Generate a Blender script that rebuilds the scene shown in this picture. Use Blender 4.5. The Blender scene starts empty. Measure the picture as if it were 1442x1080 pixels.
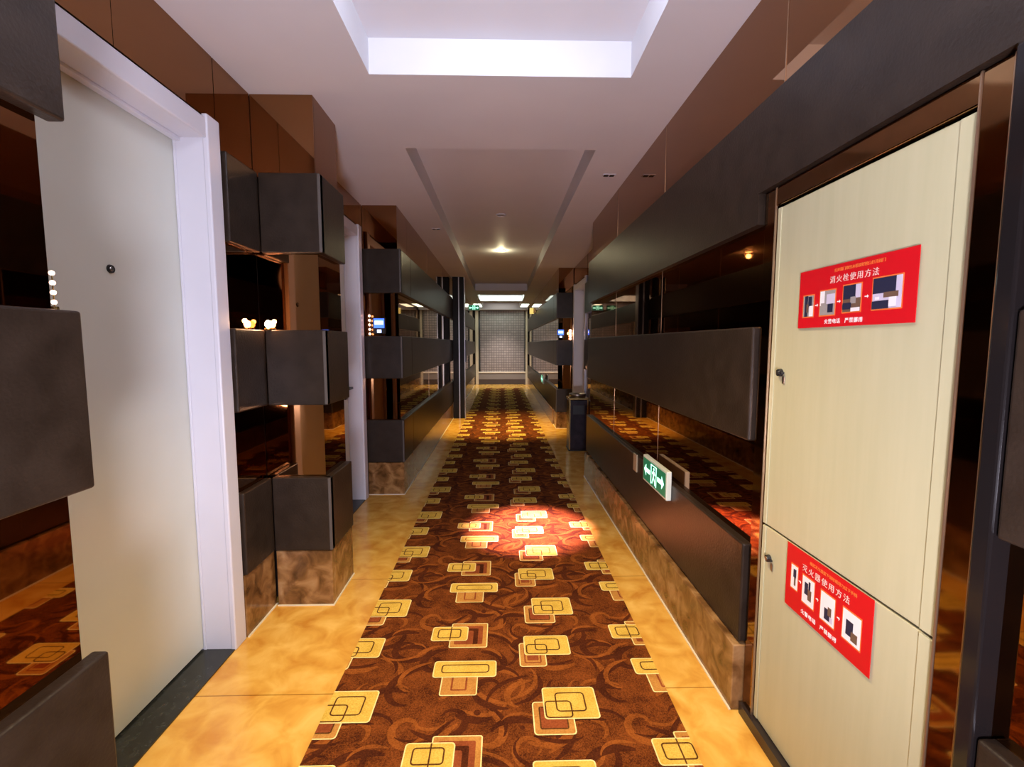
import bpy, bmesh, math, random
from mathutils import Vector, Matrix
random.seed(7)
C = bpy.context.scene.collection
PI = math.pi

# ------------------------------------------------------------------ materials
def new_mat(name):
    m = bpy.data.materials.new(name); m.use_nodes = True
    nt = m.node_tree
    return m, nt, nt.nodes['Principled BSDF'], nt.nodes, nt.links

def simple(name, col, rough=.5, metal=0., emit=None, es=0., spec=None):
    m, nt, p, N, L = new_mat(name)
    p.inputs['Base Color'].default_value = (*col, 1)
    p.inputs['Roughness'].default_value = rough
    p.inputs['Metallic'].default_value = metal
    if spec is not None: p.inputs['Specular IOR Level'].default_value = spec
    if emit:
        p.inputs['Emission Color'].default_value = (*emit, 1)
        p.inputs['Emission Strength'].default_value = es
    return m

def noisy(name, cols, scale=6, detail=6, rough=.4, dist=0., bump=0., bscale=60, metal=0., rvar=0., stretch=(1,1,1), spec=None):
    """colour ramp over object-space noise"""
    m, nt, p, N, L = new_mat(name)
    tc = N.new('ShaderNodeTexCoord'); mp = N.new('ShaderNodeMapping')
    mp.inputs['Scale'].default_value = stretch
    L.new(tc.outputs['Object'], mp.inputs['Vector'])
    nz = N.new('ShaderNodeTexNoise'); nz.inputs['Scale'].default_value = scale
    nz.inputs['Detail'].default_value = detail; nz.inputs['Distortion'].default_value = dist
    L.new(mp.outputs['Vector'], nz.inputs['Vector'])
    r = N.new('ShaderNodeValToRGB'); e = r.color_ramp.elements
    e[0].position, e[0].color = cols[0][0], (*cols[0][1], 1)
    e[1].position, e[1].color = cols[-1][0], (*cols[-1][1], 1)
    for q, c in cols[1:-1]:
        k = e.new(q); k.color = (*c, 1)
    L.new(nz.outputs['Fac'], r.inputs['Fac']); L.new(r.outputs['Color'], p.inputs['Base Color'])
    p.inputs['Roughness'].default_value = rough; p.inputs['Metallic'].default_value = metal
    if spec is not None: p.inputs['Specular IOR Level'].default_value = spec
    if bump:
        b = N.new('ShaderNodeTexNoise'); b.inputs['Scale'].default_value = bscale; b.inputs['Detail'].default_value = 4
        L.new(mp.outputs['Vector'], b.inputs['Vector'])
        bp = N.new('ShaderNodeBump'); bp.inputs['Strength'].default_value = bump; bp.inputs['Distance'].default_value = .004
        L.new(b.outputs['Fac'], bp.inputs['Height']); L.new(bp.outputs['Normal'], p.inputs['Normal'])
    return m

M = {}
M['mirror'] = simple('bronze mirror', (.30, .145, .062), .025, 1.)
M['mirror_edge'] = simple('mirror edge', (.40, .27, .17), .3, .8)
M['bronze'] = noisy('bronze frame', [(.3, (.26, .14, .06)), (.7, (.30, .16, .07))], 20, 2, .06, metal=1.)
M['dark_gloss'] = simple('dark gloss trim', (.05, .038, .035), .22, .5)
M['leather'] = noisy('padded leather', [(.3, (.018, .0115, .0075)), (.7, (.029, .019, .013))], 14, 8, .35, bump=.22, bscale=120, spec=.3)
M['piping'] = simple('worn leather edge', (.075, .062, .054), .55)
M['stone'] = noisy('brown marble', [(.28, (.07, .032, .010)), (.45, (.18, .085, .028)), (.6, (.30, .16, .06)), (.78, (.42, .26, .12))], 13, 10, .16, dist=.7)
M['grout'] = simple('pale joint line', (.75, .68, .5), .5)
M['paint'] = noisy('white door paint', [(.3, (.54, .56, .50)), (.7, (.57, .59, .53))], 4, 2, .34)
M['casing'] = noisy('white casing paint', [(.3, (.60, .60, .66)), (.7, (.63, .63, .69))], 4, 2, .3)
M['cabinet'] = noisy('cream board', [(.3, (.45, .425, .255)), (.7, (.485, .455, .28))], 5, 3, .33, stretch=(1, 8, .6))
M['ceil'] = noisy('ceiling paint', [(.3, (.60, .605, .645)), (.7, (.63, .635, .675))], 3, 3, .6)
M['threshold'] = noisy('black granite', [(.35, (.012, .013, .012)), (.7, (.03, .033, .03))], 60, 3, .25)
M['black'] = simple('black', (.012, .012, .013), .4)
M['steel'] = simple('brushed steel', (.45, .44, .42), .3, 1.)
M['brass'] = simple('brass', (.7, .5, .2), .25, 1.)
M['core'] = simple('wall core', (.035, .025, .02), .7)

# cream marble floor tiles
def floor_mat():
    m, nt, p, N, L = new_mat('cream marble tiles')
    tc = N.new('ShaderNodeTexCoord')
    nz = N.new('ShaderNodeTexNoise'); nz.inputs['Scale'].default_value = 9; nz.inputs['Detail'].default_value = 10; nz.inputs['Distortion'].default_value = .5
    L.new(tc.outputs['Object'], nz.inputs['Vector'])
    r = N.new('ShaderNodeValToRGB'); e = r.color_ramp.elements
    e[0].position, e[0].color = .3, (.58, .26, .035, 1)
    e[1].position, e[1].color = .72, (.84, .53, .14, 1)
    k = e.new(.5); k.color = (.72, .40, .075, 1)
    L.new(nz.outputs['Fac'], r.inputs['Fac'])
    br = N.new('ShaderNodeTexBrick'); br.offset = 0; br.inputs['Scale'].default_value = 1
    br.inputs['Brick Width'].default_value = .8; br.inputs['Row Height'].default_value = .8
    br.inputs['Mortar Size'].default_value = .0022; br.inputs['Mortar Smooth'].default_value = .2
    br.inputs['Color1'].default_value = (1, 1, 1, 1); br.inputs['Color2'].default_value = (.93, .9, .84, 1)
    br.inputs['Mortar'].default_value = (.45, .36, .24, 1)
    mp = N.new('ShaderNodeMapping'); mp.inputs['Location'].default_value = (.4, .06, 0)
    L.new(tc.outputs['Object'], mp.inputs['Vector']); L.new(mp.outputs['Vector'], br.inputs['Vector'])
    mx = N.new('ShaderNodeMix'); mx.data_type = 'RGBA'; mx.blend_type = 'MULTIPLY'; mx.inputs[0].default_value = 1
    L.new(r.outputs['Color'], mx.inputs[6]); L.new(br.outputs['Color'], mx.inputs[7])
    L.new(mx.outputs[2], p.inputs['Base Color'])
    p.inputs['Roughness'].default_value = .17
    return m
M['floor'] = floor_mat()

def pile(name, c0, c1, sc=260):
    m, nt, p, N, L = new_mat(name)
    tc = N.new('ShaderNodeTexCoord')
    nz = N.new('ShaderNodeTexNoise'); nz.inputs['Scale'].default_value = sc; nz.inputs['Detail'].default_value = 3
    n2 = N.new('ShaderNodeTexNoise'); n2.inputs['Scale'].default_value = 14; n2.inputs['Detail'].default_value = 5
    L.new(tc.outputs['Object'], nz.inputs['Vector']); L.new(tc.outputs['Object'], n2.inputs['Vector'])
    ad = N.new('ShaderNodeMath'); ad.operation = 'MULTIPLY_ADD'; ad.inputs[1].default_value = .45
    L.new(n2.outputs['Fac'], ad.inputs[0])
    sc_ = N.new('ShaderNodeMath'); sc_.operation = 'MULTIPLY'; sc_.inputs[1].default_value = .6
    L.new(nz.outputs['Fac'], sc_.inputs[0]); L.new(sc_.outputs[0], ad.inputs[2])
    r = N.new('ShaderNodeValToRGB'); e = r.color_ramp.elements
    e[0].position, e[0].color = .40, (*c0, 1); e[1].position, e[1].color = .64, (*c1, 1)
    L.new(ad.outputs[0], r.inputs['Fac']); L.new(r.outputs['Color'], p.inputs['Base Color'])
    p.inputs['Roughness'].default_value = .95; p.inputs['Specular IOR Level'].default_value = .1
    bp = N.new('ShaderNodeBump'); bp.inputs['Strength'].default_value = .5; bp.inputs['Distance'].default_value = .003
    L.new(nz.outputs['Fac'], bp.inputs['Height']); L.new(bp.outputs['Normal'], p.inputs['Normal'])
    return m
CARPET = [pile('carpet brown', (.055, .012, .003), (.215, .056, .010)),
          pile('carpet dark scroll', (.042, .009, .003), (.095, .022, .006), 200),
          pile('carpet rust scroll', (.16, .042, .007), (.30, .085, .014), 200),
          pile('carpet gold', (.56, .35, .050), (.72, .49, .095), 200),
          pile('carpet tan', (.40, .17, .035), (.54, .26, .06), 200),
          pile('carpet cream line', (.80, .62, .24), (.90, .74, .34), 200),
          pile('carpet line', (.06, .022, .006), (.14, .05, .012), 200),
          pile('carpet red brown', (.20, .045, .014), (.30, .075, .022), 200)]

def mosaic_mat():
    m, nt, p, N, L = new_mat('grey mosaic')
    tc = N.new('ShaderNodeTexCoord')
    mp = N.new('ShaderNodeMapping'); mp.inputs['Rotation'].default_value = (PI/2, 0, 0)
    L.new(tc.outputs['Object'], mp.inputs['Vector'])
    br = N.new('ShaderNodeTexBrick'); br.offset = 0; br.inputs['Scale'].default_value = 1
    br.inputs['Brick Width'].default_value = .075; br.inputs['Row Height'].default_value = .075
    br.inputs['Mortar Size'].default_value = .008
    br.inputs['Color1'].default_value = (.34, .275, .26, 1); br.inputs['Color2'].default_value = (.26, .21, .20, 1)
    br.inputs['Mortar'].default_value = (.13, .105, .098, 1)
    L.new(mp.outputs['Vector'], br.inputs['Vector']); L.new(br.outputs['Color'], p.inputs['Base Color'])
    p.inputs['Roughness'].default_value = .3
    return m
M['mosaic'] = mosaic_mat()

# ------------------------------------------------------------------ mesh helpers
class MB:
    def __init__(s): s.bm = bmesh.new()
    def box(s, x0, x1, y0, y1, z0, z1, mi=0, bev=0., seg=2):
        b = bmesh.new()
        bmesh.ops.create_cube(b, size=1)
        for v in b.verts:
            v.co = Vector(((x0+x1)/2+v.co.x*(x1-x0), (y0+y1)/2+v.co.y*(y1-y0), (z0+z1)/2+v.co.z*(z1-z0)))
        if bev:
            bmesh.ops.bevel(b, geom=b.edges[:], offset=bev, segments=seg, affect='EDGES', profile=.5)
        s._merge(b, mi); return s
    def cyl(s, p0, p1, r0, r1=None, n=24, mi=0):
        r1 = r0 if r1 is None else r1
        p0, p1 = Vector(p0), Vector(p1); d = p1-p0
        b = bmesh.new()
        bmesh.ops.create_cone(b, cap_ends=True, segments=n, radius1=r0, radius2=r1, depth=d.length)
        q = Vector((0, 0, 1)).rotation_difference(d)
        for v in b.verts: v.co = q @ v.co + (p0+p1)/2
        s._merge(b, mi); return s
    def lathe(s, prof, c, n=32, mi=0):
        b = bmesh.new(); rings = []
        for r, z in prof:
            rings.append([b.verts.new((c[0]+max(r, 1e-5)*math.cos(2*PI*i/n), c[1]+max(r, 1e-5)*math.sin(2*PI*i/n), c[2]+z)) for i in range(n)])
        for a, d in zip(rings, rings[1:]):
            for i in range(n): b.faces.new((a[i], a[(i+1) % n], d[(i+1) % n], d[i]))
        bmesh.ops.remove_doubles(b, verts=b.verts[:], dist=1e-6)
        bmesh.ops.recalc_face_normals(b, faces=b.faces[:])
        s._merge(b, mi, True); return s
    def sphere(s, c, r, mi=0, sc=(1, 1, 1)):
        b = bmesh.new(); bmesh.ops.create_uvsphere(b, u_segments=16, v_segments=10, radius=r)
        for v in b.verts: v.co = Vector((v.co.x*sc[0], v.co.y*sc[1], v.co.z*sc[2]))+Vector(c)
        s._merge(b, mi, True); return s
    def poly(s, pts, mi=0):
        f = s.bm.faces.new([s.bm.verts.new(p) for p in pts]); f.material_index = mi; return s
    def _merge(s, b, mi, smooth=False):
        mp = {v: s.bm.verts.new(v.co) for v in b.verts}
        for f in b.faces:
            try: g = s.bm.faces.new([mp[v] for v in f.verts])
            except ValueError: continue
            g.material_index = mi; g.smooth = smooth
        b.free()
    def build(s, name, mats, parent=None, origin=None):
        me = bpy.data.meshes.new(name)
        if not isinstance(mats, (list, tuple)): mats = [mats]
        if origin is None:
            if parent is None and s.bm.verts:
                xs = [v.co.x for v in s.bm.verts]; ys = [v.co.y for v in s.bm.verts]; zs = [v.co.z for v in s.bm.verts]
                origin = Vector(((min(xs)+max(xs))/2, (min(ys)+max(ys))/2, min(zs)))
            else: origin = Vector((0, 0, 0))
        origin = Vector(origin)
        wo = world_of(parent) if parent else Vector((0, 0, 0))
        for v in s.bm.verts: v.co -= (origin if parent is None else wo)
        s.bm.to_mesh(me); s.bm.free()
        for m in mats: me.materials.append(m)
        o = bpy.data.objects.new(name, me); C.objects.link(o)
        if parent: o.parent = parent
        else: o.location = origin
        return o

def world_of(o):
    w = Vector((0, 0, 0))
    while o is not None:
        w += o.location; o = o.parent
    return w

def thing(name, label, cat, loc, group=None):
    o = bpy.data.objects.new(name, None); C.objects.link(o)
    o.empty_display_size = .1; o.location = loc
    o['label'] = label; o['category'] = cat
    if group: o['group'] = group
    return o
def tag(o, label, cat, group=None):
    o['label'] = label; o['category'] = cat
    if group: o['group'] = group
    return o
def structure(o):
    o['kind'] = 'structure'; return o
def struct_empty(name, loc=(0, 0, 0)):
    o = bpy.data.objects.new(name, None); C.objects.link(o); o.location = loc; return structure(o)

# ------------------------------------------------------------------ dimensions (metres, eye at x=0 y=0)
ZC = 2.34                    # ceiling
Y0, Y1 = -2.4, 14.0          # corridor ends
XB = .80                     # face of padded bands on the flush walls
XM = .83                     # mirror face
LB = [(.275, .628), (.968, 1.312), (1.655, 2.000)]     # padded bands, left wall (z ranges)
RB = [(.245, .588), (.935, 1.303), (1.620, 1.985)]     # padded bands, right wall

# ------------------------------------------------------------------ floor, ceiling
mb = MB(); mb.box(-1.7, 1.7, Y0-.2, Y1+.3, -.12, 0)
structure(mb.build('floor', M['floor'], origin=(0, 0, 0)))

T = [(-2.1, 1.96), (2.66, 9.5), (10.3, 11.8), (12.3, 13.7)]
TX = .535
mb = MB()
ys = [Y0-.2] + [v for t in T for v in t] + [Y1+.3]
for i in range(0, len(ys), 2): mb.box(-TX, TX, ys[i], ys[i+1], ZC, ZC+.14)
mb.box(-1.7, -TX, Y0-.2, Y1+.3, ZC, ZC+.14); mb.box(TX, 1.7, Y0-.2, Y1+.3, ZC, ZC+.14)
mb.box(-1.7, 1.7, Y0-.2, Y1+.3, ZC+.14, ZC+.26)
structure(mb.build('ceiling', M['ceil'], origin=(0, 0, ZC)))

# ------------------------------------------------------------------ wall cladding helpers
def bands_on(parent, side, zs, y0, y1, xf, depth=.03):
    for z0, z1 in zs:
        b = MB(); xa, xb = sorted((side*xf, side*(xf+depth)))
        b.box(xa, xb, y0, y1, z0, z1, 0, .006, 3)
        b.build('padded_band', M['leather'], parent)

def gaps(zs, zlo, zhi):
    e = [zlo] + [v for z in zs for v in z] + [zhi]
    return [(e[i], e[i+1]) for i in range(0, len(e), 2) if e[i+1]-e[i] > .02]

def mirrors_on(parent, side, zs, y0, y1, xf, zlo, zhi, seams=()):
    cuts = [y0] + [s for s in seams if y0 < s < y1] + [y1]
    for a, b_ in zip(cuts, cuts[1:]):
        for z0, z1 in gaps(zs, zlo, zhi):
            b = MB(); xa, xb = sorted((side*xf, side*(xf+.008)))
            b.box(xa, xb, a+.0012, b_-.0012, z0-.012, z1+.012 if z1 < zhi-.001 else z1, 0)
            b.build('mirror_panel', M['mirror'], parent)
        # thin polished joint strip at every seam
        if b_ != y1:
            b = MB(); xa, xb = sorted((side*(xf-.0012), side*(xf+.003)))
            for z0, z1 in gaps(zs, zlo, zhi): b.box(xa, xb, b_-.002, b_+.002, z0, z1)
            b.build('mirror_joint', M['mirror_edge'], parent)

def plinth(name, boxes, grout, parent=None):
    b = MB()
    for x in boxes: b.box(*x, 0, .003, 1)
    for x in grout: b.box(*x, 1)
    o = b.build(name, [M['stone'], M['grout']], parent)
    return o if parent else structure(o)

# ------------------------------------------------------------------ left wall
mb = MB()
mb.box(-1.7, -XM-.008, Y0, .868, 0, ZC)                       # near block
mb.box(-1.7, -1.112, .868, 2.128, 2.10, ZC)                  # over first door
mb.box(-1.7, -1.30, .868, 1.80, 0, 2.10)                     # behind first door
mb.box(-1.7, -1.112, 1.80, 2.128, 0, 2.10)                   # beside first door
mb.box(-1.7, -1.112, 2.128, 2.80, 0, ZC)
mb.box(-1.7, -1.112, 2.80, 3.728, 2.155, ZC)                  # over second door
mb.box(-1.7, -1.30, 2.80, 3.59, 0, 2.155)
mb.box(-1.7, -1.112, 3.59, 3.728, 0, 2.155)
mb.box(-1.7, -1.112, 3.728, Y1, 0, ZC)
wl = structure(mb.build('wall_left', M['core'], origin=(0, 0, 0)))
# near stretch beside the viewer
mirrors_on(wl, -1, LB, Y0, .868, XM, .0, ZC, (-.6,))
bands_on(wl, -1, LB, Y0+.01, .895, XB, .034)
# recess between first door and pillar
mirrors_on(wl, -1, LB, 1.865, 2.118, 1.104, .27, ZC)
bands_on(wl, -1, LB, 1.868, 2.10, 1.072, .032)
# bronze fascia over the first door
b = MB(); b.box(-1.112, -1.104, .87, 1.40, 2.096, ZC); b.build('mirror_panel', M['mirror'], wl)
b = MB(); b.box(-1.112, -1.104, 1.402, 1.862, 2.096, ZC); b.build('mirror_panel', M['mirror'], wl)
# recess after the first pillar and second door
mirrors_on(wl, -1, LB, 2.402, 2.70, 1.104, .27, ZC)
bands_on(wl, -1, LB, 2.41, 2.70, 1.072, .032)
b = MB(); b.box(-1.112, -1.104, 2.702, 3.645, 2.16, ZC); b.build('mirror_panel', M['mirror'], wl)
mirrors_on(wl, -1, LB, 3.648, 3.718, 1.104, .27, ZC)
plinth('baseboard_left', [(-XM-.03, -XB-.012, Y0, .868, 0, .272), (-1.112, -1.085, 1.866, 2.118, 0, .272), (-1.112, -1.085, 2.402, 2.70, 0, .272)],
       [(-1.085, -1.078, 1.866, 2.118, 0, .005), (-XB-.012, -XB-.005, Y0, .868, 0, .005)])

# ------------------------------------------------------------------ pillars
def pillar(label, side, zs, yf, yb, xin, xout, xm=1.104, seams_front=(), group='mirrored pillars beside the doors', front_only=False, long_to=None):
    """front face looks at -Y; inner corner at |x|=xin (corridor), outer at |x|=xout (wall)"""
    yend = long_to or yb
    t = thing('mirrored_pillar', label, 'pillar', (side*(xin+xout)/2, (yf+yend)/2, 0), group)
    def bx(name, xa, xb, y0, y1, z0, z1, mat, bev=0.):
        a, c = sorted((side*xa, side*xb)); b = MB(); b.box(a, c, y0, y1, z0, z1, 0, bev, 3); return b.build(name, mat, t)
    bx('core', xin+.038, xout, yf+.036, yend, 0, ZC, M['core'])
    for z0, z1 in zs:
        a, c = sorted((side*xin, side*(xout)))
        b = MB()
        b.box(a, c, yf, yf+.034, z0, z1, 0, .005, 3)
        a, c = sorted((side*xin, side*(xin+.034)))
        b.box(a, c, yf+.0005, yend, z0, z1, 0, .005, 3)
        pb = b.build('padded_band', M['leather'], t)
        # pale stitched corner edge
        a, c = sorted((side*(xin-.0008), side*(xin+.012)))
        b = MB(); b.box(a, c, yf-.0012, yf+.004, z0+.004, z1-.004, 0, .001, 1); b.build('corner_piping', M['piping'], pb)
    for z0, z1 in gaps(zs, .27, ZC):
        zb = z1+.01 if z1 < ZC-.01 else z1
        bx('mirror_panel', xin+.03, xm, yf+.026, yf+.034, z0-.01, zb, M['mirror'])
        bx('mirror_panel', xin+.03, xin+.037, yf+.036, yend, z0-.01, zb, M['mirror'])
    a, c = sorted((side*(xin+.008), side*xout)); a2, c2 = sorted((side*(xin+.008), side*(xin+.038)))
    g0, g1 = sorted((side*(xin+.002), side*xout)); g2, g3 = sorted((side*(xin+.002), side*(xin+.008)))
    plinth('plinth', [(a, c, yf+.008, yf+.036, 0, .27), (a2, c2, yf+.036, yend, 0, .27)],
           [(g0, g1, yf+.002, yf+.008, 0, .005), (g2, g3, yf+.008, yend, 0, .005)], t)
    return t

pillar('mirrored pillar with padded bands just past the nearest white door on the left', -1, LB, 2.095, 2.40, .80, 1.07)
pillar('narrow mirrored pillar end past the second white door on the left, blue plate on its front', -1, LB, 3.70, 4.1, .80, 1.10)
pillar('mirrored pillar end on the far right behind the bin and the half hidden door', 1, RB, 6.62, 7.0, .80, 1.04, 1.06)

# long flush stretches of the left wall beyond the second pillar
SEAM_L = (5.2, 6.4, 7.58, 8.8, 10, 11.2, 12.4)
mirrors_on(wl, -1, LB, 4.102, Y1, XM, .27, ZC, SEAM_L)
bands_on(wl, -1, LB, 4.102, 7.55, XB, .04); bands_on(wl, -1, LB, 7.72, Y1-.02, XB, .04)
b = MB(); b.box(-1.112, -XM-.008, 4.10, Y1, 0, ZC); b.build('wall_core', M['core'], wl)
plinth('baseboard_left', [(-XM-.03, -XB-.008, 4.102, Y1-.02, 0, .27)], [(-XB-.008, -XB-.002, 4.102, Y1-.02, 0, .005)])

# ------------------------------------------------------------------ right wall
CY0, CY1, CZ1 = .797, 1.368, 1.652       # fire cabinet
FW = .058
mb = MB()
mb.box(XM+.008, 1.7, Y0, CY0-FW, 0, ZC); mb.box(XM+.008, 1.7, CY1+FW, 4.2, 0, ZC)
mb.box(XM+.008, 1.7, CY0-FW, CY1+FW, CZ1+FW, ZC); mb.box(1.1, 1.7, CY0-FW, CY1+FW, 0, CZ1+FW)
mb.box(1.06, 1.7, 4.2, 5.68, 0, ZC); mb.box(1.23, 1.7, 5.68, 6.52, 0, 2.06); mb.box(1.06, 1.7, 5.68, 6.52, 2.06, ZC)
mb.box(1.06, 1.7, 6.52, 6.98, 0, ZC); mb.box(XM+.008, 1.7, 6.98, Y1, 0, ZC)
wr = structure(mb.build('wall_right', M['core'], origin=(0, 0, 0)))
mirrors_on(wr, 1, RB, Y0, CY0-FW-.012, XM, .0, ZC, (-.5,))
bands_on(wr, 1, RB[:2], Y0+.01, CY0-FW-.045, XB, .034)
mirrors_on(wr, 1, RB[:2], CY1+FW, 4.2, XM, .24, RB[2][0], (2.36, 3.3))
mirrors_on(wr, 1, [], Y0, 4.2, XM, RB[2][1]-.01, ZC, (.20, 1.38, 2.36, 3.3))
# the top band runs on over the cabinet
b = MB(); za, zb, zn = RB[2][0], RB[2][1], CZ1+FW+.004
prof = [(Y0+.01, za), (CY0-FW-.012, za), (CY0-FW-.012, zn), (CY1+FW+.012, zn), (CY1+FW+.012, za), (4.2, za), (4.2, zb), (Y0+.01, zb)]
b.poly([(XB, y, z) for y, z in prof]); b.poly([(XB+.034, y, z) for y, z in reversed(prof)])
for (ya, zc), (yb, zd) in zip(prof, prof[1:]+prof[:1]): b.poly([(XB, yb, zd), (XB, ya, zc), (XB+.034, ya, zc), (XB+.034, yb, zd)])
bmesh.ops.remove_doubles(b.bm, verts=b.bm.verts[:], dist=1e-5); bmesh.ops.recalc_face_normals(b.bm, faces=b.bm.faces[:])
b.build('padded_band', M['leather'], wr)
bands_on(wr, 1, RB[:2], CY1+FW+.012, 4.2, XB, .034)
mirrors_on(wr, 1, RB, 4.23, 5.60, 1.052, .24, ZC); bands_on(wr, 1, RB, 4.23, 5.60, 1.02, .034)
b = MB(); b.box(1.052, 1.06, 5.62, 6.60, 2.09, ZC); b.build('mirror_panel', M['mirror'], wr)
# end face of the flush wall where the recess begins
for z0, z1 in RB:
    b = MB(); b.box(XB, 1.02, 4.2, 4.225, z0, z1, 0, .004, 2); b.build('padded_band', M['leather'], wr)
SEAM_R = (8.1, 9.2, 10.3, 11.4, 12.6)
mirrors_on(wr, 1, RB, 7.002, Y1, XM, .24, ZC, SEAM_R)
bands_on(wr, 1, RB, 7.002, Y1-.02, XB, .04)
# slim dark gloss corner strip on the near side of the cabinet
b = MB(); b.box(XB-.004, XM+.01, CY0-FW-.042, CY0-FW-.012, 0, CZ1+FW, 0, .004, 2); b.build('corner_strip', simple('corner strip black', (.010, .008, .008), .12, spec=.35), wr)
plinth('baseboard_right', [(.782, XM+.02, Y0, CY0-FW-.045, 0, .235), (.782, XM+.02, CY1+FW+.01, 4.2, 0, .235), (1.03, 1.06, 4.23, 5.60, 0, .235), (.79, XM+.02, 7.0, Y1-.02, 0, .235)],
       [(.776, .782, CY1+FW+.01, 4.2, 0, .005), (.776, .782, Y0, CY0-FW-.045, 0, .005)])

# ------------------------------------------------------------------ back and end walls
mb = MB(); mb.box(-1.7, 1.7, Y0-.2, Y0, 0, ZC); structure(mb.build('wall_back', noisy('plain wall', [(.3, (.25, .2, .16)), (.7, (.3, .25, .2))], 4, 3, .6)))
mb = MB(); mb.box(-1.7, 1.7, Y1, Y1+.2, 0, ZC, 0)
we = structure(mb.build('wall_end', M['core'], origin=(0, Y1, 0)))
b = MB(); b.box(-.64, .70, Y1-.03, Y1, .385, 2.262); b.build('mosaic_panel', M['mosaic'], we)
b = MB(); b.box(-.70, .76, Y1-.06, Y1, .355, .392, 0, .004, 1); b.build('ledge', simple('pale ledge', (.8, .72, .62), .25), we)
b = MB(); b.box(-.70, .76, Y1-.04, Y1, .16, .355); b.build('grey_skirting', simple('grey skirting', (.22, .19, .18), .3), we)
b = MB(); b.box(-.70, .76, Y1-.04, Y1, 0, .16); b.build('dark_skirting', simple('dark skirting', (.05, .03, .02), .3), we)
b = MB()
for zc in (1.85, 1.25, .62):
    for x0, x1 in ((-.70, -.64), (.70, .74)): b.box(x0, x1, Y1-.045, Y1, zc-.16, zc+.16)
b.build('dark_inlay', M['black'], we)
b = MB(); b.box(-.80, .80, Y1-.3, Y1, 2.262, ZC); b.build('beam', M['ceil'], we)
for k, (x0, x1) in enumerate(((-.79, -.70), (.74, .80))):
    b = MB(); b.box(x0, x1, Y1-.10, Y1, 0, 2.262, 0, .006, 1)
    structure(b.build('trim_%d' % (k+1), simple('cream pilaster', (.62, .52, .38), .35)))

# slim dark post standing out from the far left wall
t = thing('door_post', 'slim dark post standing out from the far left wall, with pale metal edges', 'post', (-.70, 7.63, 0))
b = MB(); b.box(-.80, -.61, 7.57, 7.70, 0, ZC, 0, .004, 1); b.build('post_body', simple('post black', (.010, .008, .007), .4, spec=.12), t)
b = MB(); b.box(-.705, -.69, 7.562, 7.57, 0, ZC); b.build('edge_strip', M['steel'], t)
b = MB(); b.box(-.612, -.603, 7.565, 7.705, 0, ZC); b.build('edge_strip', M['steel'], t)
b = MB()
for z0, z1 in LB[1:2]: b.box(-.60, -.585, 7.58, 7.69, z0-.02, z1)
b.build('push_plate', M['black'], t)

# ------------------------------------------------------------------ doors
def room_door(n, side, y0, y1, ztop, xw, xd, cw=.075, peep=None, handle=None, thr=True):
    """leaf face at |x|=xd, wall face at |x|=xw; y0..y1 clear opening"""
    d = struct_empty('door_%d' % n, (side*xd, (y0+y1)/2, 0))
    def bx(name, xa, xb, a, c, z0, z1, mat, bev=.0, par=d):
        p, q = sorted((side*xa, side*xb)); b = MB(); b.box(p, q, a, c, z0, z1, 0, bev, 2); return b.build(name, mat, par)
    bx('door_leaf', xd, xd+.045, y0-.005, y1+.002, .015, ztop+.005, M['paint'])
    # casing: jambs, head and face boards
    b = MB()
    def cb(xa, xb, a, c, z0, z1, bev=.002):
        p, q = sorted((side*xa, side*xb)); b.box(p, q, a, c, z0, z1, 0, bev, 2)
    zt = ztop
    cb(xw, xd+.045, y1, y1+.02, 0, zt+.02); cb(xw, xd+.045, y0-.02, y0, 0, zt+.02); cb(xw, xd+.045, y0-.02, y1+.02, zt, zt+.02)
    cb(xd-.012, xd-.002, y1-.003, y1, 0, zt); cb(xd-.03, xd-.004, y0, y0+.012, 0, zt); cb(xd-.03, xd-.004, y0, y1, zt-.012, zt)
    cb(xw-.018, xw+.004, y1-.002, y1+cw, 0, zt+cw+.012, .005); cb(xw-.018, xw+.004, y0-cw, y0+.002, 0, zt+cw+.012, .005)
    cb(xw-.013, xw+.004, y0, y1, zt-.002, zt+cw-.004, .005)
    b.build('door_casing', M['casing'], d)
    if thr: bx('threshold', xw-.012, xd+.04, y0, y1, 0, .006, M['threshold'])
    if peep:
        py, pz = peep
        p = MB(); s = side
        p.cyl((s*xd, py, pz), (s*(xd-.006), py, pz), .0135, .012, 24, 0); p.cyl((s*(xd-.006), py, pz), (s*(xd-.0075), py, pz), .0075, .006, 20, 1)
        p.build('peephole', [M['black'], M['steel']], d)
    if handle:
        hy, hz = handle; s = side; p = MB()
        p.box(*sorted((s*xd, s*(xd-.012))), hy-.022, hy+.022, hz-.09, hz+.09, 0, .003, 1)
        p.cyl((s*(xd-.01), hy, hz), (s*(xd-.055), hy, hz), .009)
        p.box(*sorted((s*(xd-.045), s*(xd-.062))), hy-.11, hy+.012, hz-.009, hz+.009, 0, .004, 2)
        p.build('door_handle', M['black'], d)
    return d
room_door(1, -1, .95, 1.785, 2.012, 1.104, 1.218, peep=(1.470, 1.482))
room_door(2, -1, 2.80, 3.575, 2.07, 1.104, 1.205, handle=(3.51, .91))
room_door(3, 1, 5.70, 6.50, 2.0, 1.05, 1.18, handle=(5.83, .93))

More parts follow.
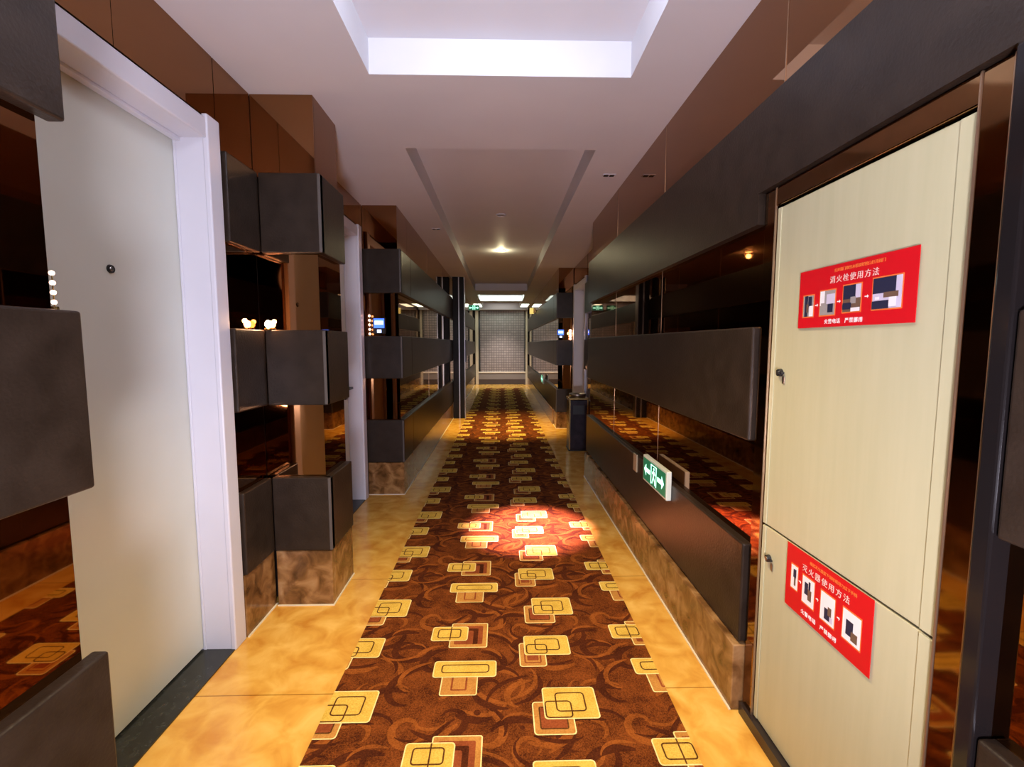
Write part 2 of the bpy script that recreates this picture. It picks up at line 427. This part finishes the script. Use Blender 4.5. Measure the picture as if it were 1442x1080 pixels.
# ------------------------------------------------------------------ fire cabinet in the right wall
XF = .824
t = thing('hose_cabinet', 'tall cream wall cabinet with two hinged doors in a bronze frame on the right', 'cabinet', (.93, (CY0+CY1)/2, 0))
b = MB()
b.box(XF-.008, XF+.03, CY0-FW, CY0-.004, .02, CZ1+FW, 0, .003, 2); b.box(XF-.008, XF+.03, CY1+.004, CY1+FW, .02, CZ1+FW, 0, .003, 2)
b.box(XF-.008, XF+.03, CY0-.0045, CY1+.0045, CZ1+.004, CZ1+FW, 0, .003, 2)
b.build('cabinet_frame', M['bronze'], t)
for y, e in ((CY0-.003, .0015), (CY1+.003, .0015), (CY0-FW+.002, .002)):
    b = MB(); b.box(XF-.010, XF-.004, y-e, y+e, .03, CZ1+FW); b.build('frame_edge', M['mirror_edge'], t)
b = MB(); b.box(XF+.02, 1.09, CY0-.003, CY1+.003, .04, CZ1); b.build('cabinet_body', M['core'], t)
b = MB(); b.box(XF-.02, XF+.03, CY0-FW, CY1+FW, 0, .038); b.build('base_strip', M['dark_gloss'], t)
ZS = .688
def cab_door(z0, z1, ly, lz):
    b = MB(); w = .034
    b.box(XF, XF+.018, CY0, CY1, z0, z1, 0, .002, 2)
    d = b.build('cabinet_door', M['cabinet'], t)
    b = MB()   # slightly raised margin strips
    b.box(XF-.003, XF, CY0+.001, CY0+w, z0+.001, z1-.001, 0, .001, 1)
    b.build('edge_strip', M['cabinet'], d); b = MB()
    b.box(XF-.003, XF, CY1-.018, CY1-.001, z0+.001, z1-.001, 0, .001, 1)
    b.build('edge_strip', M['cabinet'], d)
    b = MB()
    b.cyl((XF, ly, lz), (XF-.010, ly, lz), .0115, .010, 24, 0); b.cyl((XF-.010, ly, lz), (XF-.012, ly, lz), .006, .006, 16, 1)
    b.box(XF-.011, XF-.002, ly-.020, ly-.008, lz-.003, lz+.003, 0, .001, 1)
    lk = b.build('lock', [M['black'], M['steel']], d)
    b = MB(); b.box(XF-.004, XF-.001, ly-.022, ly-.012, lz-.032, lz-.010, 0, .001, 1); b.build('key_tag', M['steel'], lk)
    return d
cab_door(ZS+.003, CZ1-.002, 1.318, 1.165)
cab_door(.042, ZS-.003, 1.328, .592)

# ------------------------------------------------------------------ lettering
FR = {'r': Matrix(((0, 0, -1), (-1, 0, 0), (0, 1, 0)))}      # text plane facing -X: local x -> -Y, local y -> +Z, local z -> -X
def text_mesh(name, body, size, loc, rot, mat, parent=None, align='CENTER', ext=.0004, xs=1., spacing=1.):
    cu = bpy.data.curves.new(name, 'FONT'); cu.body = body; cu.size = size
    cu.align_x = align; cu.align_y = 'CENTER'; cu.extrude = ext; cu.space_character = spacing
    o = bpy.data.objects.new(name, cu); C.objects.link(o)
    bpy.context.view_layer.update()
    me = bpy.data.meshes.new_from_object(o.evaluated_get(bpy.context.evaluated_depsgraph_get()))
    C.objects.unlink(o); bpy.data.objects.remove(o)
    S = Matrix.Diagonal((xs, 1, 1))
    wo = world_of(parent) if parent else Vector((0, 0, 0))
    for v in me.vertices: v.co = rot @ (S @ v.co) + Vector(loc) - wo
    me.materials.clear(); me.materials.append(mat)
    o = bpy.data.objects.new(name, me); C.objects.link(o)
    if parent: o.parent = parent
    return o

RED = simple('poster red', (.56, .004, .010), .32)
PALE = simple('poster pale print', (.72, .47, .40), .5)
ORANGE = simple('poster orange print', (.75, .16, .03), .5)
WHITE = simple('poster white print', (.85, .78, .74), .5)
PCOL = [simple('print navy', (.015, .018, .045), .4), simple('print grey', (.30, .27, .25), .4), simple('print lilac', (.55, .50, .62), .4),
        simple('print white', (.78, .74, .74), .4), simple('print brown', (.14, .08, .05), .4)]
def poster(label, y0, y1, z0, z1, title, sub, foot, pics, x=XF-.004):
    """y1 is the far (left in view) edge; pics: list of (u0,u1,v0,v1, blobs) in 0..1"""
    t = thing('safety_poster', label, 'poster', (x, (y0+y1)/2, z0))
    W, H = y1-y0, z1-z0
    P = lambda u, v: (y1-u*W, z0+v*H)
    b = MB(); b.box(x-.0008, x+.0005, y0, y1, z0, z1); b.build('poster_sheet', RED, t)
    def rect(b, u0, u1, v0, v1, mi, lift):
        ya, za = P(u0, v0); yb, zb = P(u1, v1)
        b.box(x-.0008-lift, x-.0006-lift+.0001, yb, ya, za, zb, mi)
    for k, (u0, u1, v0, v1, blobs, ground) in enumerate(pics):
        b = MB(); rect(b, u0-.008, u1+.008, v0-.02, v1+.02, 5, .0003); rect(b, u0, u1, v0, v1, ground, .0006)
        for j, (a0, a1, c0, c1, mi) in enumerate(blobs):
            rect(b, u0+a0*(u1-u0), u0+a1*(u1-u0), v0+c0*(v1-v0), v0+c1*(v1-v0), mi, .0009+.0002*j)
        b.build('picture', PCOL+[ORANGE], t)
    for (p, q) in zip(pics, pics[1:]):
        b = MB()
        um = (p[1]+q[0])/2; vm = (p[2]+p[3])/2
        rect(b, um-.016, um+.010, vm-.008, vm+.008, 0, .0006)
        ya, za = P(um+.018, vm); yb, zb = P(um+.006, vm+.03); yc, zc = P(um+.006, vm-.03)
        b.poly([(x-.0018, ya, za), (x-.0018, yb, zb), (x-.0018, yc, zc)])
        b.build('arrow', WHITE, t)
    for nm, (txt, u, v, h, mat, sp) in (('title', title), ('subtitle', sub), ('footer', foot)):
        yy, zz = P(u, v)
        text_mesh(nm, txt, h*H, (x-.0016, yy, zz), FR['r'], mat, t, spacing=sp)
    return t
pA = [(.055, .165, .20, .56, [(.15, .45, .0, 1, 0), (.5, .85, .45, .95, 0), (.62, 1, 0, .5, 3), (.35, .55, .2, .6, 4)], 1),
      (.235, .38, .20, .60, [(.0, .3, .4, 1, 3), (.45, 1, .45, .85, 2), (.55, .9, .1, .45, 0), (.1, .4, .2, .5, 1)], 1),
      (.455, .605, .22, .63, [(.0, .72, .48, 1, 0), (.72, 1, .5, 1, 2), (.45, .75, .3, .55, 1), (0, .5, .1, .34, 0), (.5, 1, 0, .14, 3)], 4),
      (.70, .905, .22, .66, [(.0, .8, .5, 1, 0), (.82, 1, .6, 1, 2), (.4, .9, .35, .52, 4), (.1, .25, .3, .4, 3), (0, .6, .0, .26, 0), (.6, .85, .05, .35, 3)], 2)]
poster('red fire hose instruction poster on the upper cream cabinet door, four photos in a row', .889, 1.246, 1.292, 1.443,
       ('消火栓使用方法', .53, .755, .125, PALE, 1.30), ('打开箱门取出水带接好栓口打开阀门', .57, .905, .062, ORANGE, 1.0), ('火警电话　严禁挪用', .46, .085, .085, WHITE, 1.15), pA)
pB = [(.075, .165, .34, .70, [(.35, .8, .5, .85, 0), (.5, .75, .15, .5, 4)], 3), (.235, .385, .26, .66, [(.2, .5, .35, .8, 0), (.5, .8, .2, .6, 4), (.55, .7, .6, .9, 0)], 3),
      (.47, .63, .24, .64, [(.3, .7, .1, .5, 0), (.55, .8, .3, .6, 4), (.7, .9, .1, .3, 2)], 3), (.72, .90, .24, .64, [(.2, .6, .2, .7, 0), (.5, .85, .1, .4, 4)], 3)]
poster('red extinguisher instruction poster on the lower cream cabinet door, white pictures', .935, 1.238, .504, .687,
       ('灭火器使用方法', .50, .765, .115, PALE, 1.35), ('提起灭火器拔下保险销用力压下手柄', .58, .90, .055, ORANGE, 1.0), ('火警电话　严禁挪用', .45, .10, .075, WHITE, 1.15), pB)

# ------------------------------------------------------------------ exit signs
GREEN = simple('sign green', (.006, .10, .045), .35, emit=(.01, .20, .09), es=.5)
MINT = simple('sign mint', (.5, .9, .7), .4, emit=(.42, 1., .72), es=2.2)
FRAMEG = simple('sign housing', (.62, .68, .60), .35)
def pictogram(b, P, mi=0):
    """running figure in a doorway between two arrows; P(u,v) -> point, u 0..1 along, v 0..1 up"""
    def quad(*uv): b.poly([P(*q) for q in uv], mi)
    # arrows left and right
    quad((.05, .5), (.15, .78), (.15, .22)); quad((.15, .60), (.33, .60), (.33, .40), (.15, .40))
    quad((.95, .5), (.85, .22), (.85, .78)); quad((.67, .60), (.85, .60), (.85, .40), (.67, .40))
    # doorway
    quad((.37, .06), (.40, .06), (.40, .94), (.37, .94)); quad((.60, .06), (.63, .06), (.63, .94), (.60, .94)); quad((.37, .90), (.63, .90), (.63, .94), (.37, .94))
    # figure: head, trunk, arms, legs
    b.poly([P(.51+.027*math.cos(2*PI*k/12), .79+.065*math.sin(2*PI*k/12)) for k in range(12)], mi)
    quad((.475, .70), (.53, .70), (.52, .42), (.475, .42))
    quad((.475, .70), (.485, .62), (.445, .52), (.43, .57)); quad((.53, .70), (.525, .60), (.57, .52), (.58, .57))
    quad((.475, .44), (.505, .42), (.475, .25), (.45, .26)); quad((.475, .25), (.45, .26), (.42, .12), (.45, .10))
    quad((.49, .44), (.52, .42), (.565, .30), (.54, .26)); quad((.565, .30), (.54, .26), (.555, .10), (.58, .10))
def exit_sign(label, side, xw, y0, y1, z0, z1, th=.025, group='green exit signs along the corridor'):
    t = thing('exit_sign', label, 'sign', (side*xw, (y0+y1)/2, z0), group)
    a, c = sorted((side*xw, side*(xw-th)))
    b = MB(); b.box(a, c, y0, y1, z0, z1, 0, .004, 2); b.build('sign_housing', FRAMEG, t)
    f = side*(xw-th)
    m = .012
    b = MB(); b.box(*sorted((f, f-side*.0015)), y0+m, y1-m, z0+m, z1-m); b.build('green_face', GREEN, t)
    fx = f-side*.0022
    P = lambda u, v: (fx, (y1-m)-u*(y1-y0-2*m) if side > 0 else (y0+m)+u*(y1-y0-2*m), z0+m+v*(z1-z0-2*m))
    b = MB(); pictogram(b, P); b.build('pictogram', MINT, t)
    return t
exit_sign('glowing green exit sign with running figure, low on the right wall near the cabinet', 1, XB, 2.07, 2.425, .510, .650)
exit_sign('small distant green exit sign, low on the far right wall past the pillar', 1, XB, 8.45, 8.85, .50, .66)
t = thing('exit_sign', 'distant green exit sign hung high by the left of the end wall', 'sign', (-.655, 11.0, 2.05), 'green exit signs along the corridor')
b = MB(); b.box(-.79, -.52, 10.985, 11.015, 2.04, 2.17, 0, .003, 1); b.build('sign_housing', FRAMEG, t)
b = MB(); b.box(-.78, -.53, 10.982, 10.9865, 2.05, 2.16); b.build('green_face', GREEN, t)
b = MB(); pictogram(b, lambda u, v: (-.78+u*.25, 10.981, 2.05+v*.11)); b.build('pictogram', MINT, t)
for x in (-.74, -.57):
    b = MB(); b.cyl((x, 11, 2.165), (x, 11, ZC), .004, n=8); b.build('hanger', M['steel'], t)

# beige cover plate beside the near sign
b = MB(); b.box(XB-.009, XB, 2.60, 2.665, .495, .60, 0, .003, 2)
tag(b.build('cover_plate', simple('beige plastic', (.30, .24, .15), .5)), 'small beige cover plate just behind the low green exit sign', 'plate')

# ------------------------------------------------------------------ lit plates beside the far doors
BLUE = simple('blue lit panel', (.02, .05, .4), .3, emit=(.05, .14, 1.), es=2.6)
BLUEW = simple('pale lit panel', (.5, .6, .9), .3, emit=(.45, .6, 1.), es=2.6)
def plate(label, x, y, z0, w=.10, h=.13):
    t = thing('door_plate', label, 'sign', (x, y, z0), 'blue lit plates beside the doors')
    b = MB(); b.box(x-w/2, x+w/2, y-.014, y, z0, z0+h, 0, .003, 1); b.build('plate_body', M['black'], t)
    b = MB(); b.box(x-w/2+.008, x+w/2-.008, y-.0155, y-.0135, z0+h*.36, z0+h-.008); b.build('blue_window', BLUE, t)
    b = MB(); b.box(x-w/2+.016, x+w/2-.016, y-.0165, y-.0150, z0+h*.56, z0+h*.80); b.build('lit_line', BLUEW, t); b = MB(); b.box(x-.016, x+.018, y-.0155, y-.0135, z0+.008, z0+h*.26); b.build('lit_symbol', BLUEW, t)
plate('small blue lit plate on the front of the second left pillar', -.985, 3.726, 1.33)
plate('small blue lit plate on the front of the far right pillar', .865, 6.646, 1.33)

# ------------------------------------------------------------------ niche lamps
WARM = (1., .62, .36)
BULB = simple('warm bulb', (1, .8, .6), .3, emit=(1., .72, .48), es=45)
def puck(label, x, y, z):
    t = thing('niche_lamp', label, 'lamp', (x, y, z))
    b = MB(); b.lathe([(0, 0), (.016, 0), (.017, .004), (.014, .010), (.009, .012), (0, .012)], (x, y, z)); b.build('lamp_base', M['brass'], t)
    b = MB(); b.sphere((x, y, z+.027), .0145, 0, (1, 1, 1.15)); b.build('bulb', BULB, t)
    return t
puck('small glowing lamp on the padded ledge in the mirrored corner past the nearest door', -1.057, 2.103, 1.312)
def string_lamp(label, x, y, z, n, step, r):
    t = thing('bead_lamp', label, 'lamp', (x, y, z))
    b = MB(); b.cyl((x, y, z), (x, y, z+.008), r*1.6, r*1.4); b.cyl((x, y, z), (x, y, z+step*n), r*.25, n=8); b.build('lamp_stem', M['brass'], t)
    for k in range(n):
        b = MB(); b.sphere((x, y, z+.016+step*k), r); b.build('glowing_bead', BEAD, t)
BEAD = simple('warm bead', (1, .8, .7), .3, emit=(1., .55, .38), es=7)
string_lamp('string of tiny lit beads at the edge of the nearest left wall', -.842, .886, 1.312, 4, .018, .0045)
string_lamp('string of tiny lit beads between second white door and its pillar', -1.052, 3.682, 1.312, 5, .036, .009)
string_lamp('warm bead lamp on the ledge beside the far right door', 1.000, 6.60, 1.303, 4, .04, .018)

# ------------------------------------------------------------------ ceiling fittings
LAMPON = simple('lit lens', (1, .95, .8), .4, emit=(1., .88, .58), es=40)
LAMPOFF = simple('unlit lens', (.35, .33, .31), .35)
def downlight(label, x, y, z, lens, r=.05):
    t = thing('ceiling_downlight', label, 'light', (x, y, z), 'round downlights in the ceiling')
    b = MB(); b.lathe([(r*.72, 0), (r, 0), (r*1.02, -.004), (r*.95, -.008), (r*.76, -.008), (r*.72, -.002)], (x, y, z)); b.build('trim_ring', M['ceil'], t)
    b = MB(); b.lathe([(0, -.005), (r*.5, -.0048), (r*.72, -.002), (r*.72, 0), (0, 0)], (x, y, z)); b.build('lens', lens, t)
downlight('lit round downlight shining in the middle of the long ceiling recess', 0, 6.15, ZC+.14, LAMPON, .06)
downlight('unlit round downlight nearer than the lit one in the long ceiling recess', 0, 4.48, ZC+.14, LAMPOFF, .05)
def slot(label, x, y):
    t = thing('ceiling_spotlight', label, 'light', (x, y, ZC), 'twin slot spotlights in the ceiling edge')
    b = MB(); b.box(x-.042, x+.042, y-.022, y+.022, ZC-.004, ZC, 0, .001, 1); b.build('trim_plate', M['ceil'], t)
    for s in (-1, 1):
        b = MB(); b.box(x+s*.019-.015, x+s*.019+.015, y-.016, y+.016, ZC-.006, ZC-.003, 0, .001, 1); b.build('slot', M['black'], t)
slot('twin dark slot spotlight in the ceiling edge on the right', .70, 3.04)
slot('twin dark slot spotlight in the ceiling edge on the left', -.62, 4.46)
LIT = simple('soffit glow', (.9, .95, .85), .4, emit=(.85, 1., .80), es=5)  # glow added in place of the brightly lit ceiling edges, no real fitting
for s, w in ((-1, 'left'), (1, 'right')):
    t = thing('soffit_glow_panel', 'far added glow panel for the bright ceiling edge on the %s before the end wall' % w, 'light', (s*.66, 13, ZC), 'added glow panels before the end wall')
    b = MB(); b.box(s*.66-.11, s*.66+.11, 12.5, 13.5, ZC-.012, ZC, 0, .002, 1); b.build('housing', M['ceil'], t)  # backing of the added glow panel
    b = MB(); b.box(s*.66-.10, s*.66+.10, 12.52, 13.48, ZC-.016, ZC-.011); b.build('glow_sheet', LIT, t)
# yellow lamp high on the far right wall
t = thing('wall_lamp', 'small yellow lamp high on the far right wall beside the end panel', 'lamp', (.72, 10.6, 1.98))
b = MB(); b.box(.74, XB, 10.55, 10.65, 1.95, 2.06, 0, .004, 1); b.build('lamp_back', M['brass'], t)
b = MB(); b.cyl((.705, 10.6, 1.94), (.705, 10.6, 2.07), .05, .05, 20); b.build('lamp_shade', simple('yellow shade', (.8, .6, .2), .4, emit=(1, .75, .2), es=.9), t)

# ------------------------------------------------------------------ bin
bc = (.898, 5.32, 0)
t = thing('litter_bin', 'dark litter bin with brass rim against the right wall before the far door', 'bin', bc)
b = MB(); b.box(bc[0]-.11, bc[0]+.11, bc[1]-.11, bc[1]+.11, .012, .60, 0, .014, 3); b.build('bin_body', noisy('dark bin enamel', [(.3, (.014, .011, .016)), (.7, (.03, .022, .03))], 12, 3, .25), t)
b = MB(); b.box(bc[0]-.115, bc[0]+.115, bc[1]-.115, bc[1]+.115, 0, .016, 0, .004, 1); b.build('bin_foot', M['black'], t)
b = MB(); b.box(bc[0]-.117, bc[0]+.117, bc[1]-.117, bc[1]+.117, .60, .625, 0, .006, 2); b.build('brass_rim', M['brass'], t)
b = MB(); b.lathe([(0, 0), (.085, 0), (.10, .03), (.095, .045), (.075, .04), (.07, .022), (0, .022)], (bc[0], bc[1], .623)); b.build('ash_tray', M['steel'], t)
for s in (-1, 1):
    b = MB(); b.box(bc[0]+s*.104-.007, bc[0]+s*.104+.007, bc[1]-.1125, bc[1]-.108, .02, .60)
    b.build('brass_corner', M['brass'], t)
b = MB(); b.box(bc[0]-.07, bc[0]+.07, bc[1]-.1115, bc[1]-.107, .43, .54, 0, .003, 1); b.build('opening', M['black'], t)

# ------------------------------------------------------------------ carpet runner
PX, PY = .767, .583
CXL, CXR, CYA, CYB = -.600, .593, Y0+.02, 12.75
CT = .006
cb = MB()
cb.box(CXL, CXR, CYA, CYB, 0, CT, 0)
cl = lambda x, y: (min(max(x, CXL), CXR), min(max(y, CYA), CYB))
def area(pts):
    return abs(sum(pts[i][0]*pts[(i+1) % len(pts)][1]-pts[(i+1) % len(pts)][0]*pts[i][1] for i in range(len(pts))))/2
def flat(pts, z, mi):
    q = [cl(*p) for p in pts]
    out = []
    for p in q:
        if not out or abs(p[0]-out[-1][0])+abs(p[1]-out[-1][1]) > 1e-5: out.append(p)
    if len(out) > 1 and abs(out[0][0]-out[-1][0])+abs(out[0][1]-out[-1][1]) < 1e-5: out.pop()
    if len(out) < 3 or area(out) < 1e-7: return
    f = cb.bm.faces.new([cb.bm.verts.new((x, y, z)) for x, y in out]); f.material_index = mi
    f.normal_update()
    if f.normal.z < 0: f.normal_flip()
def rr(x0, x1, y0, y1, r, n=3):
    pts = []
    for cx, cy, a0 in ((x1-r, y1-r, 0), (x0+r, y1-r, PI/2), (x0+r, y0+r, PI), (x1-r, y0+r, 1.5*PI)):
        for k in range(n+1):
            a = a0+k*PI/2/n; pts.append((cx+r*math.cos(a), cy+r*math.sin(a)))
    return pts
def ring(x0, x1, y0, y1, r, w, z, mi):
    o, i = rr(x0, x1, y0, y1, r), rr(x0+w, x1-w, y0+w, y1-w, max(r-w, .002))
    for k in range(len(o)):
        j = (k+1) % len(o); flat([o[k], o[j], i[j], i[k]], z, mi)
Z = lambda k: CT+.0010+.00022*(k+1)      # motif layers lie above the scroll layers
ZS_ = lambda i: CT+.0001+.000012*i        # every scroll on its own level
def block(x0, x1, y0, y1, fill, k, r=.012, edge=5):
    flat(rr(x0, x1, y0, y1, r), Z(k), edge); flat(rr(x0+.0042, x1-.0042, y0+.0042, y1-.0042, r-.003), Z(k+1), fill)
def motifA(x, y):      # gold square over a tan square, two linked outlines
    block(x+.103, x+.241, y-.060, y+.076, 4, 2)
    flat(rr(x+.128, x+.215, y-.035, y+.05, .008), Z(4), 7); ring(x+.124, x+.219, y-.039, y+.054, .008, .005, Z(5), 6)
    block(x+.142, x+.330, y, y+.140, 3, 6)
    ring(x+.185, x+.290, y+.030, y+.115, .014, .005, Z(8), 6); ring(x+.146, x+.240, y+.004, y+.078, .014, .005, Z(9), 6)
def motifA2(x, y):
    block(x+.069, x+.176, y-.064, y+.075, 4, 2)
    ring(x+.088, x+.156, y-.045, y+.05, .008, .006, Z(4), 7); flat(rr(x+.10, x+.145, y-.03, y+.03, .005), Z(5), 7)
    block(x+.090, x+.278, y, y+.121, 3, 6)
    ring(x+.135, x+.238, y+.028, y+.1, .014, .005, Z(8), 6); ring(x+.098, x+.185, y+.006, y+.066, .014, .005, Z(9), 6)
def motifB(x, y):      # gold block in front of nested red-brown frame
    block(x-.220, x-.061, y-.043, y+.120, 4, 2, .008)
    flat(rr(x-.20, x-.082, y-.022, y+.10, .006), Z(4), 7); flat(rr(x-.20, x-.102, y-.022, y+.082, .006), Z(5), 1); flat(rr(x-.20, x-.122, y-.022, y+.066, .006), Z(6), 7)
    block(x-.300, x-.145, y, y+.095, 3, 7)
    ring(x-.275, x-.175, y+.018, y+.078, .012, .005, Z(9), 6)
    flat([(x-.222, y+.004), (x-.217, y+.004), (x-.217, y+.092), (x-.222, y+.092)], Z(10), 6)
def motifW(x, y):      # wide gold block over small tan square
    block(x-.225, x-.09, y-.088, y+.01, 4, 2, .008)
    ring(x-.187, x-.128, y-.065, y+.02, .006, .007, Z(4), 7)
    block(x-.262, x-.021, y, y+.088, 3, 6)
    ring(x-.232, x-.048, y+.022, y+.068, .014, .005, Z(8), 6)
def ribbon(pts, ws, z, mi):
    L, R = [], []
    for i, p in enumerate(pts):
        a, c = pts[max(i-1, 0)], pts[min(i+1, len(pts)-1)]
        dx, dy = c[0]-a[0], c[1]-a[1]; l = math.hypot(dx, dy) or 1
        L.append((p[0]-dy/l*ws[i], p[1]+dx/l*ws[i])); R.append((p[0]+dy/l*ws[i], p[1]-dx/l*ws[i]))
    for i in range(len(pts)-1): flat([R[i], R[i+1], L[i+1], L[i]], z, mi)
def scroll(x, y, a, length, k0, k1, w, n=16):
    pts, ws = [], []
    s = length/n
    for i in range(n+1):
        t = i/n; pts.append((x, y)); ws.append(w*math.sin(PI*min(t*.93+.05, 1))**.8+.0008)
        a += (k0+(k1-k0)*t)*s; x += math.cos(a)*s; y += math.sin(a)*s
    return pts, ws
rnd = random.Random(21)
SCROLLS = []
for k in range(34):
    x, y = rnd.uniform(0, PX), rnd.uniform(0, PY); a = rnd.uniform(-.7, .7)+(PI if rnd.random() < .5 else 0)
    sg = rnd.choice((-1, 1))
    SCROLLS.append((scroll(x, y, a, rnd.uniform(.18, .34), sg*rnd.uniform(0, 4), sg*rnd.uniform(14, 34), rnd.uniform(.008, .017), 16), 1 if k % 3 else 2))
    x2, y2 = x+rnd.uniform(-.02, .02), y+.022
    SCROLLS.append((scroll(x2, y2, a, rnd.uniform(.12, .24), sg*rnd.uniform(0, 4), sg*rnd.uniform(10, 26), rnd.uniform(.004, .009), 12), 2 if k % 3 else 1))
for k in range(7):      # dots at scroll hearts
    x, y, r = rnd.uniform(0, PX), rnd.uniform(0, PY), rnd.uniform(.008, .014)
    SCROLLS.append((([(x-r, y), (x-r*.6, y), (x, y), (x+r*.6, y), (x+r, y)], [.001, r*.8, r, r*.8, .001]), 1))
for row in range(-7, 22):
    yb = 1.402+row*PY
    if yb > CYB-.2: break
    for col in range(-1, 2):
        xb = col*PX
        motifA(xb, yb); motifA2(xb, yb+.313); motifB(xb, yb+.408); motifW(xb, yb+.198)
    if yb < 7.2:
        for col in range(-1, 1):
            for si, ((pts, ws), mi) in enumerate(SCROLLS):
                ox, oy = col*PX+.05, yb
                if pts[0][0]+ox > CXR+.2: continue
                ribbon([(p[0]+ox, p[1]+oy) for p in pts], ws, ZS_(si), mi)
        for si, ((pts, ws), mi) in enumerate(SCROLLS):
            if pts[0][0]+PX+.05 < CXR+.1:
                ribbon([(p[0]+PX+.05, p[1]+yb) for p in pts], ws, ZS_(si), mi)
tag(cb.build('carpet_runner', CARPET, origin=(0, 0, 0)), 'long brown carpet runner with gold interlocking squares and scrolls down the corridor', 'carpet')

# ------------------------------------------------------------------ lights
def lamp(kind, name, loc, power, col, rot=None, size=None, size_y=None, angle=None, blend=.5, radius=None):
    d = bpy.data.lights.new(name, kind); d.energy = power; d.color = col
    if kind == 'AREA':
        d.shape = 'RECTANGLE'; d.size = size; d.size_y = size_y or size
    if kind == 'SPOT':
        d.spot_size = angle; d.spot_blend = blend
    if radius is not None and kind in ('SPOT', 'POINT'): d.shadow_soft_size = radius
    o = bpy.data.objects.new(name, d); C.objects.link(o); o.location = loc
    if rot: o.rotation_euler = rot
    return o
def aim(o, target):
    o.rotation_euler = (Vector(target)-o.location).to_track_quat('-Z', 'Y').to_euler()
COOL = (.80, .84, 1.)
lamp('AREA', 'tray_light', (0, .35, ZC+.125), 20, COOL, size=.8, size_y=1.3)
o = lamp('AREA', 'cove_light', (0, 1.30, ZC+.07), 5, COOL, size=.9, size_y=.05); aim(o, (0, 1.96, ZC+.075))
o = lamp('SPOT', 'ceiling_fill', (0, -.5, .75), 225, (.88, .83, 1.), angle=math.radians(150), blend=.6, radius=.15); aim(o, (0, 1.5, ZC))  # added fill aimed upward to brighten the ceiling, no fitting there
lamp('POINT', 'back_fill', (.1, -1.3, 2.0), 4, (.95, .88, .95), radius=.3)  # added soft fill behind the viewer, not a lamp of the corridor
s = lamp('SPOT', 'carpet_spot', (.66, 3.04, ZC-.02), 3600, (1., .52, .72), angle=math.radians(23), blend=1., radius=.02); aim(s, (.20, 2.98, 0))
s = lamp('SPOT', 'warm_downlight', (0, 6.15, ZC+.12), 560, (1., .70, .24), angle=math.radians(62), blend=.9, radius=.05); aim(s, (0, 6.9, 0))
lamp('POINT', 'downlight_glow', (0, 6.15, ZC+.08), 3.5, (1., .86, .5), radius=.03)
s = lamp('SPOT', 'warm_downlight', (0, 1.45, ZC+.10), 230, (1., .72, .30), angle=math.radians(88), blend=1., radius=.06); aim(s, (0, 1.5, 0))
o = lamp('AREA', 'far_tray_light', (0, 11.0, ZC+.08), 16, (.86, 1., .84), size=.9, size_y=.06); aim(o, (0, 11.8, ZC+.075))
lamp('AREA', 'far_tray_down', (0, 11.0, ZC+.125), 2.5, (.82, 1., .82), size=.7, size_y=.6)
s = lamp('SPOT', 'end_downlight', (0, 13.0, ZC+.11), 270, (1., .92, .82), angle=math.radians(75), blend=1., radius=.08); aim(s, (0, 13.55, 0))
lamp('AREA', 'end_tray_light', (0, 13.25, ZC+.12), 3, (1., .95, .84), size=.8, size_y=.7)
lamp('POINT', 'niche_glow', (-1.057, 2.085, 1.352), 2.2, (1., .55, .28), radius=.010)
lamp('POINT', 'niche_glow', (.99, 6.57, 1.40), .9, (1., .66, .34), radius=.02)

w = bpy.data.worlds.new('World'); bpy.context.scene.world = w; w.use_nodes = True
w.node_tree.nodes['Background'].inputs[0].default_value = (.5, .45, .5, 1); w.node_tree.nodes['Background'].inputs[1].default_value = .05

# ------------------------------------------------------------------ camera
F = 640.
th = math.atan((540-484)/F); psi = math.atan(15/F*math.cos(th))
R_ = Vector((math.cos(psi), -math.sin(psi), 0)); Fw = Vector((math.sin(psi)*math.cos(th), math.cos(psi)*math.cos(th), -math.sin(th)))
U_ = R_.cross(Fw)
cam = bpy.data.cameras.new('camera'); cam.sensor_fit = 'HORIZONTAL'; cam.sensor_width = 36; cam.lens = F/1442*36; cam.clip_start = .02
co = bpy.data.objects.new('camera', cam); C.objects.link(co)
mw = Matrix((R_, U_, -Fw)).transposed().to_4x4(); mw.translation = (0, 0, 1.25); co.matrix_world = mw
bpy.context.scene.camera = co
vs = bpy.context.scene.view_settings
vs.view_transform = 'Standard'; vs.look = 'None'; vs.exposure = 0.; vs.gamma = 1.
